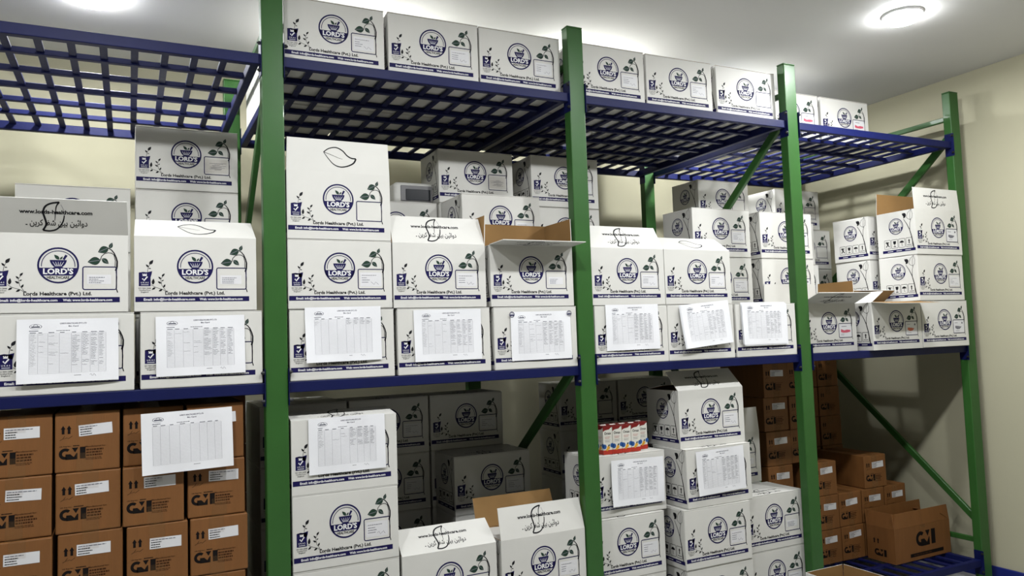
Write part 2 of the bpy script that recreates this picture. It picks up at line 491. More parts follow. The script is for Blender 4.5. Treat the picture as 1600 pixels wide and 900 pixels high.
def side_print():
    K = Ink()
    S = 0.25 / 460
    X = lambda x: (x - 20) * S
    Z = lambda y: (705 - y) * 0.2615 / 520
    logo(K, X(250), Z(362), 86 * S)
    z0, z1 = Z(610), Z(510)
    for i in range(4):
        a = X(100) + i * 86 * S; w_ = 74 * S
        K.rrect(a, z0, a + w_, z1, 6 * S, 4 * S, 'black')
        cx = a + w_ / 2; cz = (z0 + z1) / 2
        if i == 0:
            K.stroke([(cx - .012, cz + .014), (cx + .006, cz + .002), (cx - .010, cz - .014)], .006, 'black'); K.stroke([(cx + .010, cz + .014), (cx - .004, cz + .004), (cx + .012, cz - .014)], .006, 'black')
            K.disc(cx - .002, cz + .012, .005, 'black', 1, 8)
        elif i == 1:
            K.poly([(cx - .010, cz + .016), (cx - .008, cz), (cx, cz - .004), (cx + .008, cz), (cx + .010, cz + .016)], 'black'); K.stroke([(cx, cz), (cx, cz - .015)], .003, 'black'); K.rect(cx - .008, cz - .018, cx + .008, cz - .014, 'black')
        elif i == 2:
            K.poly([(cx + .014 * math.cos(math.pi * j / 10), cz + .002 + .012 * math.sin(math.pi * j / 10)) for j in range(11)], 'black'); K.stroke([(cx, cz + .004), (cx, cz - .014), (cx + .005, cz - .016)], .0025, 'black')
        else:
            K.poly([(cx, cz + .018), (cx - .007, cz + .008), (cx + .007, cz + .008)][::-1], 'black'); K.rect(cx - .003, cz - .008, cx + .003, cz + .01, 'black'); K.rect(cx - .014, cz - .017, cx + .014, cz - .014, 'black')
    K.rect(X(75), Z(660), X(465), Z(628), 'navy')
    for k_ in range(3): K.rect(X(135 + k_ * 105), Z(648), X(200 + k_ * 105), Z(642), 'whiteink', 2)
    # lily
    P = lambda x, y: (X(x), Z(y))
    K.stroke([P(345, 290), P(380, 350), P(410, 420), P(428, 500), P(446, 628)], 5 * S, 'black', 1, 12 * S)
    K.stroke([P(432, 300), P(416, 350), P(412, 420)], 5 * S, 'black')
    K.stroke([P(380, 270), P(400, 225), P(440, 190), P(452, 240), P(446, 290), P(420, 308), P(392, 290), P(380, 270)], 4 * S, 'black')
    K.stroke([P(440, 190), P(424, 240), P(420, 308)], 3 * S, 'black')
    K.leaf(*P(378, 258), *P(330, 226), .35, 'black'); K.leaf(*P(372, 250), *P(344, 282), .3, 'black')
    # the left face runs from the back (x=0) to the front (x=depth)
    return K.mesh('side_print', lambda x, y, l: (-EPS * l, BD - x, y))

def flap_print_words():
    K = Ink()
    K.text('www.lords-healthcare.com', .19, .072, .205, .0125, 'black', 1, .035, 'c')
    P = lambda x, y: (.150 + x * .062, .010 + y * .104)
    K.stroke(smooth([P(.0, .02), P(.16, .22), P(.12, .42), P(.05, .64), P(.16, .84), P(.42, .95), P(.80, 1.0)]), .0058, 'black')
    K.stroke(smooth([P(.0, .02), P(.32, .0), P(.66, .08), P(.92, .32), P(1.0, .55)]), .0062, 'black', 1, .0034)
    K.stroke(smooth([P(1.0, .55), P(.97, .75), P(.86, .92)]), .0012, 'greyink')
    K.stroke(smooth([P(.80, 1.0), P(.66, .86), P(.6, .62), P(.56, .36)]), .0048, 'black', 1, .0014)
    ur = '\u06D4 \uFEE6\uFBFE\uFEAE\uFB90 \uFE8D\uFED4\uFEB7 \uFEE6\uFBFF\uFBA8 \uFEE6\uFBFF\uFE8B\uFE8D\uFEED\uFEA9'
    K.text(ur, .19, .030, .175, .019, 'black', 1, .016, 'c')
    return K.mesh('flap_print', front_map)
def flap_print_leaf():
    K = Ink()
    P = lambda x, y: (.14 + x * .125, .022 + y * .075)
    K.stroke(smooth([P(0, .72), P(.16, .92), P(.38, 1.0), P(.58, .86), P(.72, .62), P(.85, .50), P(1.0, .48)]), .0036, 'black', 1, .0054)
    K.stroke(smooth([P(1.0, .48), P(.92, .24), P(.72, .06), P(.5, .0), P(.3, .12), P(.14, .4), P(.0, .72)]), .0066, 'black', 1, .0022)
    K.stroke(smooth([P(0, .72), P(.2, .62), P(.46, .46), P(.58, .42)]), .0022, 'black', 1, .0008)
    return K.mesh('flap_print', front_map)
FRONT, SIDE, FLW, FLL = front_print(), side_print(), flap_print_words(), flap_print_leaf()

LX0, LZ0 = (800 - 52) * .000352, (830 - 618) * .000352      # lower-left corner of the printed label frame
LWD, LHT = 282 * .000352, 215 * .000352
def label_mesh(kind, seed):
    r = random.Random(seed); K = Ink()
    a = r.uniform(-.03, .03)
    if kind == 'text':
        K.rect(.008, .010, LWD - .008, LHT - .012, 'label')
        K.dashes(.014, LHT - .024, 1, .062, .0018, .006, 'greyink', 2, r); K.dashes(.014, LHT - .034, 3, .035, .0020, .0085, 'pen', 2, r)
        K.stroke([(.05 + .006 * i, .022 + .006 * math.sin(i * 2.1 + seed)) for i in range(6)], .001, 'pen', 2)
    elif kind == 'small':
        K.rect(.012, .018, LWD - .016, LHT - .026, 'label')
        K.dashes(.018, LHT - .036, 4, .05, .0018, .006, 'pen', 2, r)
    elif kind == 'picture':
        K.rect(.004, .004, LWD - .004, LHT - .004, 'label')
        K.dashes(.02, LHT - .018, 1, .04, .004, .006, 'greyink', 2, r)
        K.poly([(.014, .030), (.030, .026), (.060, .026), (.086, .030), (.086, .040), (.060, .042), (.040, .038), (.016, .046)], 'pink', 2)
        K.dashes(.014, .018, 2, .03, .002, .006, 'greyink', 2, r)
    elif kind == 'bowl':
        K.rect(.004, .004, LWD - .004, LHT - .004, 'label')
        K.dashes(.014, LHT - .018, 1, .03, .003, .006, 'greyink', 2, r)
        K.poly([(.016, .030), (.034, .022), (.056, .024), (.072, .036), (.046, .040), (.018, .042)], 'orange' if seed % 2 else 'greyink', 2)
        K.disc(.078, .058, .006, 'greyink', 2, 10); K.dashes(.02, .012, 1, .04, .002, .006, 'greyink', 2, r)
    elif kind == 'tape':
        K.rect(.006, .008, LWD - .006, LHT - .010, 'tape')
        for i in range(8): K.stroke([(r.uniform(.01, .05), .02 + .004 * i), (r.uniform(.05, .09), .022 + .004 * i)], .0012, 'greyink', 2)
    return K.mesh('address_label', front_map)
LABELS = {k: [label_mesh(k, i) for i in range(4)] for k in ('text', 'small', 'picture', 'bowl', 'tape')}

def closed_body():
    b = MB(); b.box(0, BW, 0, BD, 0, BH - FT, 'white', 0.0035, segs=2); return b.mesh('body')
def open_body():
    b = MB(); t = 0.004; H = BH - FT
    b.box(0, BW, 0, BD, 0, 0.004, 'white')
    for x0, x1, y0, y1 in ((0, BW, 0, t), (0, BW, BD - t, BD), (0, t, t, BD - t), (BW - t, BW, t, BD - t)):
        b.box(x0, x1, y0, y1, 0.004, H, 'white')
    for f in b.bm.faces:
        c = f.calc_center_median(); n = f.normal
        inx = 0.002 < c.x < BW - 0.002; iny = 0.002 < c.y < BD - 0.002
        if (inx and iny and c.z > 0.003) or c.z > H - 1e-5: f.material_index = b.mi('kraft')
    return b.mesh('body')
def flap_mesh(w, l, taper, curl=0.0):
    """hinge on the x axis, rising along z; printed side towards -y, kraft towards +y"""
    b = MB(); n = 5
    bm = b.bm; wi, ki = b.mi('white'), b.mi('kraft')
    A, B = [], []
    for i in range(n + 1):
        t = i / n; z = l * t; y = curl * t * t; e = taper * t
        A.append((bm.verts.new((e, y, z)), bm.verts.new((w - e, y, z))))
        B.append((bm.verts.new((e, y + FT, z)), bm.verts.new((w - e, y + FT, z))))
    for i in range(n):
        f = bm.faces.new((A[i][0], A[i][1], A[i + 1][1], A[i + 1][0])); f.material_index = wi
        f = bm.faces.new((B[i][0], B[i + 1][0], B[i + 1][1], B[i][1])); f.material_index = ki
        f = bm.faces.new((A[i][0], A[i + 1][0], B[i + 1][0], B[i][0])); f.material_index = wi
        f = bm.faces.new((A[i][1], B[i][1], B[i + 1][1], A[i + 1][1])); f.material_index = wi
    f = bm.faces.new((A[n][0], A[n][1], B[n][1], B[n][0])); f.material_index = wi
    f = bm.faces.new((A[0][0], B[0][0], B[0][1], A[0][1])); f.material_index = wi
    return b.mesh('flap')
CLOSED, OPENB = closed_body(), open_body()
FLAP_L = flap_mesh(BW, 0.1245, 0.004)
FLAP_S = flap_mesh(BD, 0.1245, 0.006)
HID = 'white printed carton hidden behind the front row of cartons'
HIDG = 'white cartons hidden behind the front rows'
ncart = [0]
ZSCALE = [1.0]
def carton(x, y, z, label, rot=0.0, open=None, lab='text', words='words', printed=True, group=None, sidep=True, tilt=0.0):
    """open: None or dict(front, back, left, right) flap angles in degrees: 0 upright, 90 closed, negative folded outward"""
    ncart[0] += 1
    i = ncart[0]
    hidden = label is None
    t = thing('white_carton', label or HID, 'carton', (x, y, z + 0.0004), math.radians(rot), HIDG if hidden else (group or 'white printed cartons'))
    if tilt: t.rotation_euler = (0, math.radians(tilt), math.radians(rot))
    t.scale = (1, 1, ZSCALE[0])
    H = BH - FT
    link('body', OPENB if open else CLOSED, t)
    if printed: link('front_print', FRONT, t)
    if sidep and not hidden: link('side_print', SIDE, t)
    if lab and not hidden: link('address_label', LABELS[lab][i % 4], t, (LX0, 0, LZ0))
    R = math.radians
    if open is None:
        if hidden:
            pass
        f = link('top_flap', FLAP_L, t, (0, 0.0, H + FT), (R(-90), 0, 0))
        link('top_flap', FLAP_L, t, (BW, BD, H + FT), (R(-90), 0, math.pi))
        if not hidden: link('flap_print', FLW if words == 'words' else FLL, f)
    else:
        a = open.get('front')
        if a is not None:
            f = link('front_flap', FLAP_L, t, (0, 0, H), (R(-a), 0, 0))
            if words: link('flap_print', FLW if words == 'words' else FLL, f)
        a = open.get('back')
        if a is not None: link('back_flap', FLAP_L, t, (BW, BD, H), (R(-a), 0, math.pi))
        a = open.get('left')
        if a is not None: link('side_flap', FLAP_S, t, (0, BD, H - .0006), (R(-a), 0, -math.pi / 2))
        a = open.get('right')
        if a is not None: link('side_flap', FLAP_S, t, (BW, 0, H - .0006), (R(-a), 0, math.pi / 2))
    return t

S3, S2, S1 = 2.605, 1.39, 0.155
HH = 0.2645
L2 = lambda k: S2 + HH * k
H1 = 0.268
def L1(k): return S1 + HH * k + (0.0 if k == 0 else 0.0)

# --- top shelf
carton(.052, .052, S3, 'white printed carton on the top shelf, right beside the first tall green post', words='words')
carton(.466, .050, S3, 'white printed carton on the top shelf, second along from the first tall green post', rot=-.5)
carton(.872, .050, S3, 'white printed carton on the top shelf, left of the second green post')
carton(1.335, .048, S3, 'white printed carton on the top shelf, directly right of the second green post')
carton(1.748, .052, S3, 'white printed carton on the top shelf, midway between the second and third green posts', rot=-.8)
carton(2.178, .050, S3, 'white printed carton on the top shelf, left of the third green post')
carton(2.715, .25, S3, 'white carton with pink label on the top shelf, half behind the third green post', lab='picture')
carton(3.135, .25, S3, 'white carton with pink label on the top shelf, last one at the right', lab='picture')
for x in (.05, .47, .88, 1.34, 1.76, 2.18):
    for y in (.315, .58, .845): carton(x, y, S3, None)

# --- middle shelf, first bay
carton(-.862, 0, L2(0), 'white carton with table sheet on the middle shelf, far left of the bottom row', lab=None)
carton(-.446, 0, L2(0), 'white carton with table sheet on the middle shelf, just left of the first green post', lab=None)
carton(-.880, .004, L2(1), 'open white carton at the far left, its printed grey front flap leaning forward', open=dict(front=-35, back=-4, left=92, right=92), lab='small')
carton(-.464, .002, L2(1), 'open white carton left of the first green post, front flap with leaf outline tipped back', open=dict(front=55, back=80, left=93, right=93), words='leaf', lab='small')
carton(-.872, .56, L2(2), 'white carton standing behind the far left carton with the grey flap', lab=None)
carton(-.456, .56, L2(3), 'white carton in striped shade, topmost of the back stack below the empty grid shelf', lab='tape')
carton(-.456, .56, L2(2), 'white carton in the back stack directly below the one in striped shade', lab='text')
for x in (-.872, -.456):
    for k in (0, 1): carton(x, .56, L2(k), None)

# --- middle shelf, second bay
carton(.048, 0, L2(0), 'white carton with nearly empty table sheet, beside the first post on the middle shelf', lab=None)
carton(.460, 0, L2(0), 'white carton with table sheet, middle of the bottom row between first and second posts', lab=None)
carton(.876, 0, L2(0), 'white carton with table sheet, directly left of the second green post', lab=None)
carton(.045, 0, L2(1), 'closed white carton right of the first post, middle of a stack of three', lab='text')
carton(.448, .002, L2(1), 'open white carton with web address on its raised front flap, centre of second bay', open=dict(front=24, back=20, left=93, right=-4), lab='text')
carton(.868, .002, L2(1), 'open white carton with front flap folded out flat, left of the second post', open=dict(front=-88, back=6, left=92, right=-1), lab='small')
carton(.046, .004, L2(2), 'open white carton with leaf outline on its upright flap, right of the first post', open=dict(front=1, back=80, left=93, right=93), words='leaf', lab=None, rot=.4)
carton(.855, .53, L2(3), 'white carton in shade high on the back row, left of the second post', lab='tape')
carton(1.345, .505, L2(3), 'white carton in shade on the back row, partly behind the second green post', lab='text')
carton(.862, .272, L2(2), 'white carton in the second row, under the shaded high carton left of the second post', lab='text')
carton(.452, .55, L2(2), 'shaded white carton in the back row below the white appliance', lab='text')
carton(1.345, .505, L2(2), 'white carton in the back row below the one behind the second post', lab=None)
carton(.862, .272, L2(1), None); carton(.862, .272, L2(0), None)
for k in (0, 1): carton(.452, .55, L2(k), None); carton(1.345, .505, L2(k), None)
for k in (0, 1, 2): carton(.855, .53, L2(k), None)

# --- middle shelf, third bay
carton(1.368, 0, L2(0), 'white carton with table sheet, directly right of the second green post on the middle shelf', lab=None)
carton(1.768, 0, L2(0), 'white carton with crooked stack of sheets, centre of the bottom row in the third bay', lab=None)
carton(2.180, 0, L2(0), 'white carton with thick wad of sheets, left of the third post, middle shelf', lab=None)
carton(1.3635, .002, L2(1), 'open white carton with web address flap, right of the second green post', open=dict(front=30, back=80, left=93, right=93), lab='text')
carton(1.765, .002, L2(1), 'open white carton with leaf flap tipped far back, centre of the third bay', open=dict(front=56, back=80, left=93, right=93), words='leaf', lab='text')
carton(2.190, .30, L2(2), 'white carton in the second row, top of the stack behind the tipped leaf flap', lab='text')
carton(2.190, .30, L2(1), 'white carton in the second row, under the stack top behind the tipped leaf flap', lab='text')
carton(2.675, .312, L2(2), 'white carton crossed by the third green post, top of its stack', lab='bowl')
carton(2.675, .312, L2(1), 'white carton crossed by the third green post, half covered by a plain raised flap', lab='bowl')
carton(2.670, .306, L2(0), 'white carton behind the third post with one plain flap standing upright', open=dict(front=-1, back=90), words=None, lab=None)
carton(2.612, .74, L2(3), 'shaded white carton high at the back, left of the diagonal green brace', lab=None)
carton(2.190, .30, L2(0), None)
for k in (0, 1, 2): carton(2.60 if k > 5 else 2.67, .86, L2(k), None)

# --- middle shelf, fourth bay
carton(2.6745, .046, L2(0), 'open white carton right of the third green post, grey flap folded out', open=dict(front=-66, back=92, left=93, right=-1), lab='picture')
carton(3.106, -.03, L2(0), 'open white carton with drooping brown flap on the middle shelf, fourth bay', open=dict(front=-96, back=52, left=60, right=93), lab='bowl')
carton(3.512, -.03, L2(0), 'closed white carton at the bottom right corner of the middle shelf', lab='bowl', rot=-.6)
carton(3.506, -.03, L2(1), 'closed white carton beside the last green post, second up', lab='text')
carton(3.506, -.034, L2(2), 'open white carton with web address flap beside the last green post', open=dict(front=3, back=2, left=92, right=92), lab='bowl')
carton(3.500, .275, L2(2), 'grey-shaded white carton showing its side with handling symbols, left of the last open carton', lab=None, rot=1.5)
carton(3.500, .275, L2(1), 'white carton showing its side with handling symbols, below the grey-shaded one', lab=None)
carton(3.005, .575, L2(2), 'white carton with orange picture label in the back, right of the third post', lab='bowl', rot=3)
carton(3.005, .575, L2(1), 'white carton in the back below the one with the orange picture label', lab='text')
carton(3.335, .84, L2(3), 'white carton highest at the back between the third post and the right wall', lab='tape')
carton(3.500, .275, L2(0), None)
carton(3.005, .575, L2(0), None)
for k in (0, 1, 2): carton(3.335 + (.09 if k else .09), .84, L2(k), None)

# deeper rows, added unseen to fill the middle shelf and block light from above
for x, y in [(-1.274, .002), (-1.278, .275), (-1.28, .56), (-1.278, .83), (-.862, .275), (-.446, .275), (-.872, .83), (-.456, .83),
             (.048, .275), (.455, .275), (.046, .55), (.046, .83), (.452, .83), (.862, .83),
             (1.368, .252), (1.768, .26), (1.76, .53), (2.19, .57), (1.345, .78), (1.76, .80), (2.19, .84), (3.092, .312)]:
    carton(x, y, L2(0), None)

# --- bottom shelf, second bay
B1 = lambda k: S1 + .2738 * k
ZSCALE[0] = 1.043
carton(.048, 0, B1(3), 'white carton with table sheet below the middle shelf, beside the first green post', open=dict(front=80, back=88, left=93, right=93), lab=None)
carton(.048, 0, B1(2), 'closed white carton under the one with the table sheet, beside the first green post', lab='text')
carton(.048, 0, B1(1), 'white carton cut off by the bottom edge, lowest of the stack by the first post', lab='text')
carton(.456, 0, B1(1), 'open white carton at the bottom edge with bright web address flap tipped back', open=dict(front=52, back=80, left=93, right=93), lab='text')
carton(.876, 0, B1(1), 'open white carton at the bottom edge, web address flap upright, left of the second post', open=dict(front=16, back=-22, left=92, right=92), lab='text')
carton(.880, .50, B1(2), 'white carton in deep shade behind the open cartons of the second bay, nearer one', lab='text')
carton(.862, .755, B1(3), 'white carton in deep shade at the back of the second bay, top of its stack', lab='text')
carton(.455, .755, B1(3), 'dark shaded white carton partly behind the table sheet stack, topmost at the back', lab='text')
carton(.455, .755, B1(2), 'dark shaded white carton partly behind the closed carton, second from top at the back', lab='text')
carton(.455, .755, B1(1), 'dark shaded white carton low at the back, just above the bright tipped flap', lab='text')
for x in (.048, .456, .876): carton(x, 0, B1(0), None)
for k in range(4):
    carton(.046, .755, B1(k), None)
    carton(.046, 1.01, B1(k), None)  # unseen column added to block the lit wall beyond the first post
for k in (0, 1): carton(.880, .50, B1(k), None)
for k in (0, 1, 2): carton(.862, .755, B1(k), None)
carton(.455, .755, B1(0), None)

# --- bottom shelf, third bay
carton(1.372, .075, B1(2), 'white carton with table sheet carrying the small red packs, right of the second post', lab=None)
carton(1.340, .055, B1(1), 'white carton below the one carrying the red packs', lab='text')
carton(1.842, .045, B1(3), 'open white carton with roof-like tipped flap, top of the tall stack in the third bay', open=dict(front=47, back=80, left=93, right=93), lab='text')
carton(1.836, .0, B1(2), 'white carton with table sheet, second of the tall stack in the third bay', lab=None, rot=1.0)
carton(1.806, -.004, B1(1), 'closed white carton, third of the tall stack in the third bay', lab='text')
carton(1.812, 0, B1(0), 'white carton cut off by the bottom edge under the tall stack', lab='text')
carton(2.214, .050, B1(1), 'closed white carton showing its printed top, left of the third green post', lab='small')
carton(2.214, .050, B1(0), 'white carton at the bottom edge, left of the third green post', lab='text')
carton(2.205, .315, B1(2), 'white carton with plain raised flap peeking out behind the tall stack', open=dict(front=4, back=60), words=None, lab='small', rot=2.0)
carton(1.750, 1.02, B1(3), 'nearly black shaded carton in the far back, behind the second post brace', lab=None)
carton(1.750, 1.02, B1(2), 'nearly black shaded carton in the far back, second from top', lab=None)
carton(2.160, 1.02, B1(3), 'nearly black shaded carton in the far back, left of the tall stack', lab=None)
carton(1.338, .055, B1(0), None)
for k in (0, 1): carton(2.185, .315, B1(k), None); carton(1.750, 1.02, B1(k), None)
for k in (0, 1, 2): carton(2.160, 1.02, B1(k), None)

ZSCALE[0] = 1.0
# --- on the floor in front
carton(2.350, -.185, 0.0, 'open carton showing its brown inside at the bottom edge, in front of the third post', rot=-90, open=dict(front=0, back=-1, left=0, right=0), lab=None, words=None)

# ------------------------------------------------------------------ table sheets (A4)
def sheet(x, z, y, label, rot=0.0, curl=0.004, fill=0.8, seed=0, pages=1, lift=0.0):
    """x, z: lower-left corner; hangs just in front of a carton"""
    r = random.Random(seed)
    W_, H_ = 0.289, 0.205
    t = thing('stock_sheet', label, 'paper sheet', (x, y, z), 0, 'table sheets on the cartons')
    t.rotation_euler = (0, -math.radians(rot), 0)
    ph = r.uniform(0, 6)
    def surf(u, v):
        vv = v / H_
        return -curl * (0.6 + 0.4 * math.sin(3.0 * u / W_ + ph)) * (1 - vv) ** 1.5 - lift * (1 - vv) - 0.0012 * math.sin(9 * u / W_ + 4 * vv + ph) - 0.0016
    for pg in range(pages):
        nx, ny = 16, 12
        off = pg * 0.0016
        dx, dz = (0, 0) if pg == 0 else (r.uniform(-.008, .008), r.uniform(-.007, .004))
        verts, faces = [], []
        for j in range(ny + 1):
            for i in range(nx + 1):
                u, v = W_ * i / nx, H_ * j / ny
                verts.append((u + dx, surf(u, v) + off, v + dz))
        for j in range(ny):
            for i in range(nx):
                a = j * (nx + 1) + i
                faces.append((a, a + 1, a + nx + 2, a + nx + 1))
        me = bpy.data.meshes.new('page'); me.from_pydata(verts, [], faces); me.materials.append(MAT['paper'])
        for p in me.polygons: p.use_smooth = True
        link('page', me, t)
    K = Ink()
    K.arc(.052, .181, .012, .0012, 0, 360, 'pen', 1, 20, 1.4, .62)
    K.rect(.040, .178, .064, .182, 'pen'); K.arc(.052, .182, .006, .0014, 0, 180, 'pen', 1, 8)
    K.text("LORD'S HEALTHCARE (PVT) LTD", .158, .188, .076, .0042, 'pen', 1, .02, 'c')
    K.text('Bin Card', .158, .179, .028, .0042, 'pen', 1, .02, 'c')
    cols = [.034, .058, .086, .118, .152, .181, .206, .230, .252]
    top, bot, n = .158, .030, 27
    for c in cols:
        for s_ in range(6):
            z0 = bot + (top - bot) * s_ / 6; z1 = bot + (top - bot) * (s_ + 1) / 6
            K.rect(c - .0003, z0, c + .0003, z1, 'rule')
    for k in range(n + 1):
        zz = bot + (top - bot) * k / n
        for a, b_ in zip(cols[:-1], cols[1:]): K.rect(a, zz - .00022, b_, zz + .00022, 'rule')
    for a in cols[:-1]: K.dashes(a + .002, top + .002, 1, .018, .0022, .004, 'pen', 1, r)
    K.dashes(.034, top + .008, 1, .03, .0022, .004, 'pen', 1, r); K.dashes(.11, top + .008, 1, .05, .0018, .004, 'greyink', 1, r)
    filled = int(n * fill)
    for ci, (a, b_) in enumerate(zip(cols[:-1], cols[1:])):
        if ci in (1, 2, 3) and fill > 0: dens = .12
        else: dens = .9
        for k in range(filled):
            if r.random() > dens: continue
            zz = top - (top - bot) * (k + .75) / n
            xx = a + .002; pts = []
            L_ = (b_ - a) * r.uniform(.45, .9)
            m_ = max(4, int(L_ / .0022))
            for q in range(m_): pts.append((xx + L_ * q / m_, zz + r.uniform(-.0012, .0016)))
            K.stroke(pts, .0008 if ci > 3 else .0005, 'pen')
    K.dashes(.160, .020, 1, .022, .0016, .004, 'greyink', 1, r)
    if fill > 0: K.stroke([(.205 + .003 * q, .020 + .004 * math.sin(q * 1.9)) for q in range(7)], .0008, 'pen')
    link('printed_table', K.mesh('printed_table', lambda u, v, l: (u, surf(u, v) - EPS * l, v)), t)
    return t
sheet(-.800, 1.428, -.004, 'large filled-in table sheet on the far left carton of the middle shelf', .2, .010, .85, 1)
sheet(-.397, 1.430, -.003, 'filled-in table sheet on the carton just left of the first green post', .5, .004, .72, 2)
sheet(.105, 1.455, -.003, 'almost empty table sheet right of the first green post, on the middle shelf', .5, .012, .16, 3)
sheet(.527, 1.440, -.003, 'filled-in table sheet on the middle carton of the second bay', .3, .004, .8, 4)
SH = sheet(.952, 1.426, -.003, 'filled-in table sheet held below two small stamps, left of the second post', .3, .004, .78, 5)
K = Ink()
for cx in (.006, .283):
    K.arc(cx, .194, .011, .0022, 0, 360, 'navy', 3, 18); K.rect(cx - .009, .189, cx + .009, .194, 'navy', 3); K.arc(cx, .196, .006, .0014, 0, 180, 'navy', 3, 8)
link('logo_sticker', K.mesh('logo_sticker', lambda u, v, l: (u, -.0032 - EPS * l, v)), SH)
sheet(1.424, 1.450, -.003, 'filled-in table sheet directly right of the second green post', .3, .003, .9, 6)
sheet(1.852, 1.444, -.010, 'crooked crumpled table sheet on top of several pages, third bay', 4.5, .010, .85, 7, 3, .008)
sheet(2.214, 1.450, -.008, 'table sheet on a wad of pages left of the third green post', .0, .003, .85, 8, 4, .002)
sheet(-.441, 1.104, -.012, 'blank table sheet hanging over the brown cartons at the left', 1.2, .006, 0, 9, 1)
sheet(.110, 1.045, -.003, 'table sheet on the carton below the middle shelf, right of the first post', .2, .006, .5, 10)
sheet(1.462, .750, .068, 'table sheet with curled corner below the small red packs', -1.2, .014, .8, 11)
sheet(1.895, .757, -.004, 'table sheet on the second carton of the tall stack, third bay', 1.6, .008, .85, 12)

# ------------------------------------------------------------------ brown cartons
CW, CDp, CH = 0.188, 0.36, 0.1935
def gmi(K, x, z, s, m='brownink'):
    P = lambda a, b_: (x + a * s, z + b_ * s)
    K.arc(*P(.43, .5), .335 * s, .23 * s, 48, 285, m, 1, 20, 1.05, 1.05)
    K.poly([P(.45, .0), P(1.34, .0), P(1.34, .52), P(1.27, .52), P(1.06, .20), P(.80, .46), P(.45, .46)], m)
    K.poly([P(.92, .98), P(1.16, .58), P(1.40, .98)], m)
    K.rect(*P(1.52, .02), *P(1.94, 1.0), m)
def brown_front(seed):
    r = random.Random(seed); K = Ink()
    X = lambda px: (px - 10) / 870 * CW
    Z = lambda py: (830 - py) / 790 * CH
    for a in (90, 168):
        K.poly([(X(a + 28), Z(210)), (X(a - 4), Z(258)), (X(a + 60), Z(258))], 'brownink'); K.rect(X(a + 10), Z(322), X(a + 46), Z(256), 'brownink')
    K.stroke([(X(75), Z(402)), (X(110), Z(385)), (X(140), Z(345)), (X(120), Z(385)), (X(170), Z(372)), (X(185), Z(385)), (X(240), Z(352))], .0012, 'brownink')
    K.text('UK Reg No:', X(72), Z(492), .032, .003, 'brownink', 1, .02); K.dashes(X(250), Z(490), 1, .03, .003, .005, 'brownink', 1, r)
    gmi(K, X(70), Z(662), (Z(505) - Z(662)))
    K.text('Manufactured for:', X(415), Z(515), X(690) - X(415), .0045, 'faintink', 1, .02)
    for k in range(3): K.dashes(X(425), Z(560 + 36 * k), 1, X(700) - X(425), .0055, .01, 'faintink', 1, r)
    for k in range(2): K.dashes(X(415), Z(662 + 18 * k), 1, X(690) - X(415), .0022, .01, 'faintink', 1, r)
    return K.mesh('front_print', front_map)
def brown_label(seed):
    r = random.Random(seed); K = Ink()
    W_, H_ = .098, .036
    K.rect(0, 0, W_, H_, 'label', 2)
    K.dashes(.004, H_ - .008, 1, .082, .0024, .006, 'pen', 3, r)
    for k in range(3): K.dashes(.004, H_ - .016 - .0078 * k, 1, .042, .003, .006, 'brownink', 3, r)
    return K.mesh('address_label', front_map)
def brown_body(w, d, h):
    b = MB(); b.box(0, w, 0, d, 0, h, 'brown', 0.004, segs=2); return b.mesh('body')
BB = brown_body(CW, CDp, CH)
BF = [brown_front(i) for i in range(3)]
BL = [brown_label(i) for i in range(3)]
def brown_tape():
    b = MB()
    b.box(-.024, .024, -.0010, -.0002, CH - .055, CH + .0005, 'tape'); b.box(-.024, .024, -.0010, -.0002, -.0004, .060, 'tape')
    b.box(-.024, .024, -.0010, CDp, CH, CH + .0006, 'tape')
    return b.mesh('packing_tape')
BT = brown_tape()
BHID = 'brown carton in the stack behind or below the ones in view'
nb = [0]
def brown(x, y, z, label, rot=0.0, lab=True, group='brown cartons'):
    nb[0] += 1; i = nb[0]
    hid = label is None
    t = thing('brown_carton', label or BHID, 'carton', (x, y, z + .0005), math.radians(rot), 'hidden brown cartons' if hid else group)
    link('body', BB, t)
    if not hid:
        link('front_print', BF[i % 3], t)
        if lab:
            rr = random.Random(i)
            link('address_label', BL[i % 3], t, (.058 + rr.uniform(-.006, .012), 0, .118 + rr.uniform(-.006, .006)), (0, math.radians(rr.uniform(-3.5, 2)), 0))
        link('packing_tape', BT, t, (CW * .5 + random.Random(i + 50).uniform(-.01, .01), 0, 0))
    return t
ZB = lambda k: S1 + .1955 * k
cols = [-.893, -.697, -.501, -.303]
jit = random.Random(3)
rown = {5: 'top row under the shelf beam', 4: 'second row from the top', 3: 'third row from the top', 2: 'fourth row, cut by the picture edge'}
coln = ['leftmost column', 'second column', 'third column', 'rightmost column']
for k in range(6):
    for ci, x in enumerate(cols):
        jx = jit.uniform(-.004, .004) + (.012 if k == 3 and ci > 0 else 0)
        y = .012 + jit.uniform(0, .012) + (.012 if k == 5 else 0)
        lab_ = 'brown carton in the left bay, %s, %s' % (rown[k], coln[ci]) if k >= 2 else None
        brown(x + jx, y, ZB(k), lab_, jit.uniform(-.4, .4))
for k in range(6):  # unseen rear cartons, added to keep the gaps in the left stack dark
    for xx in cols: brown(xx + .06, .42, ZB(k), None)
    brown(-.243, .80, ZB(k), None)
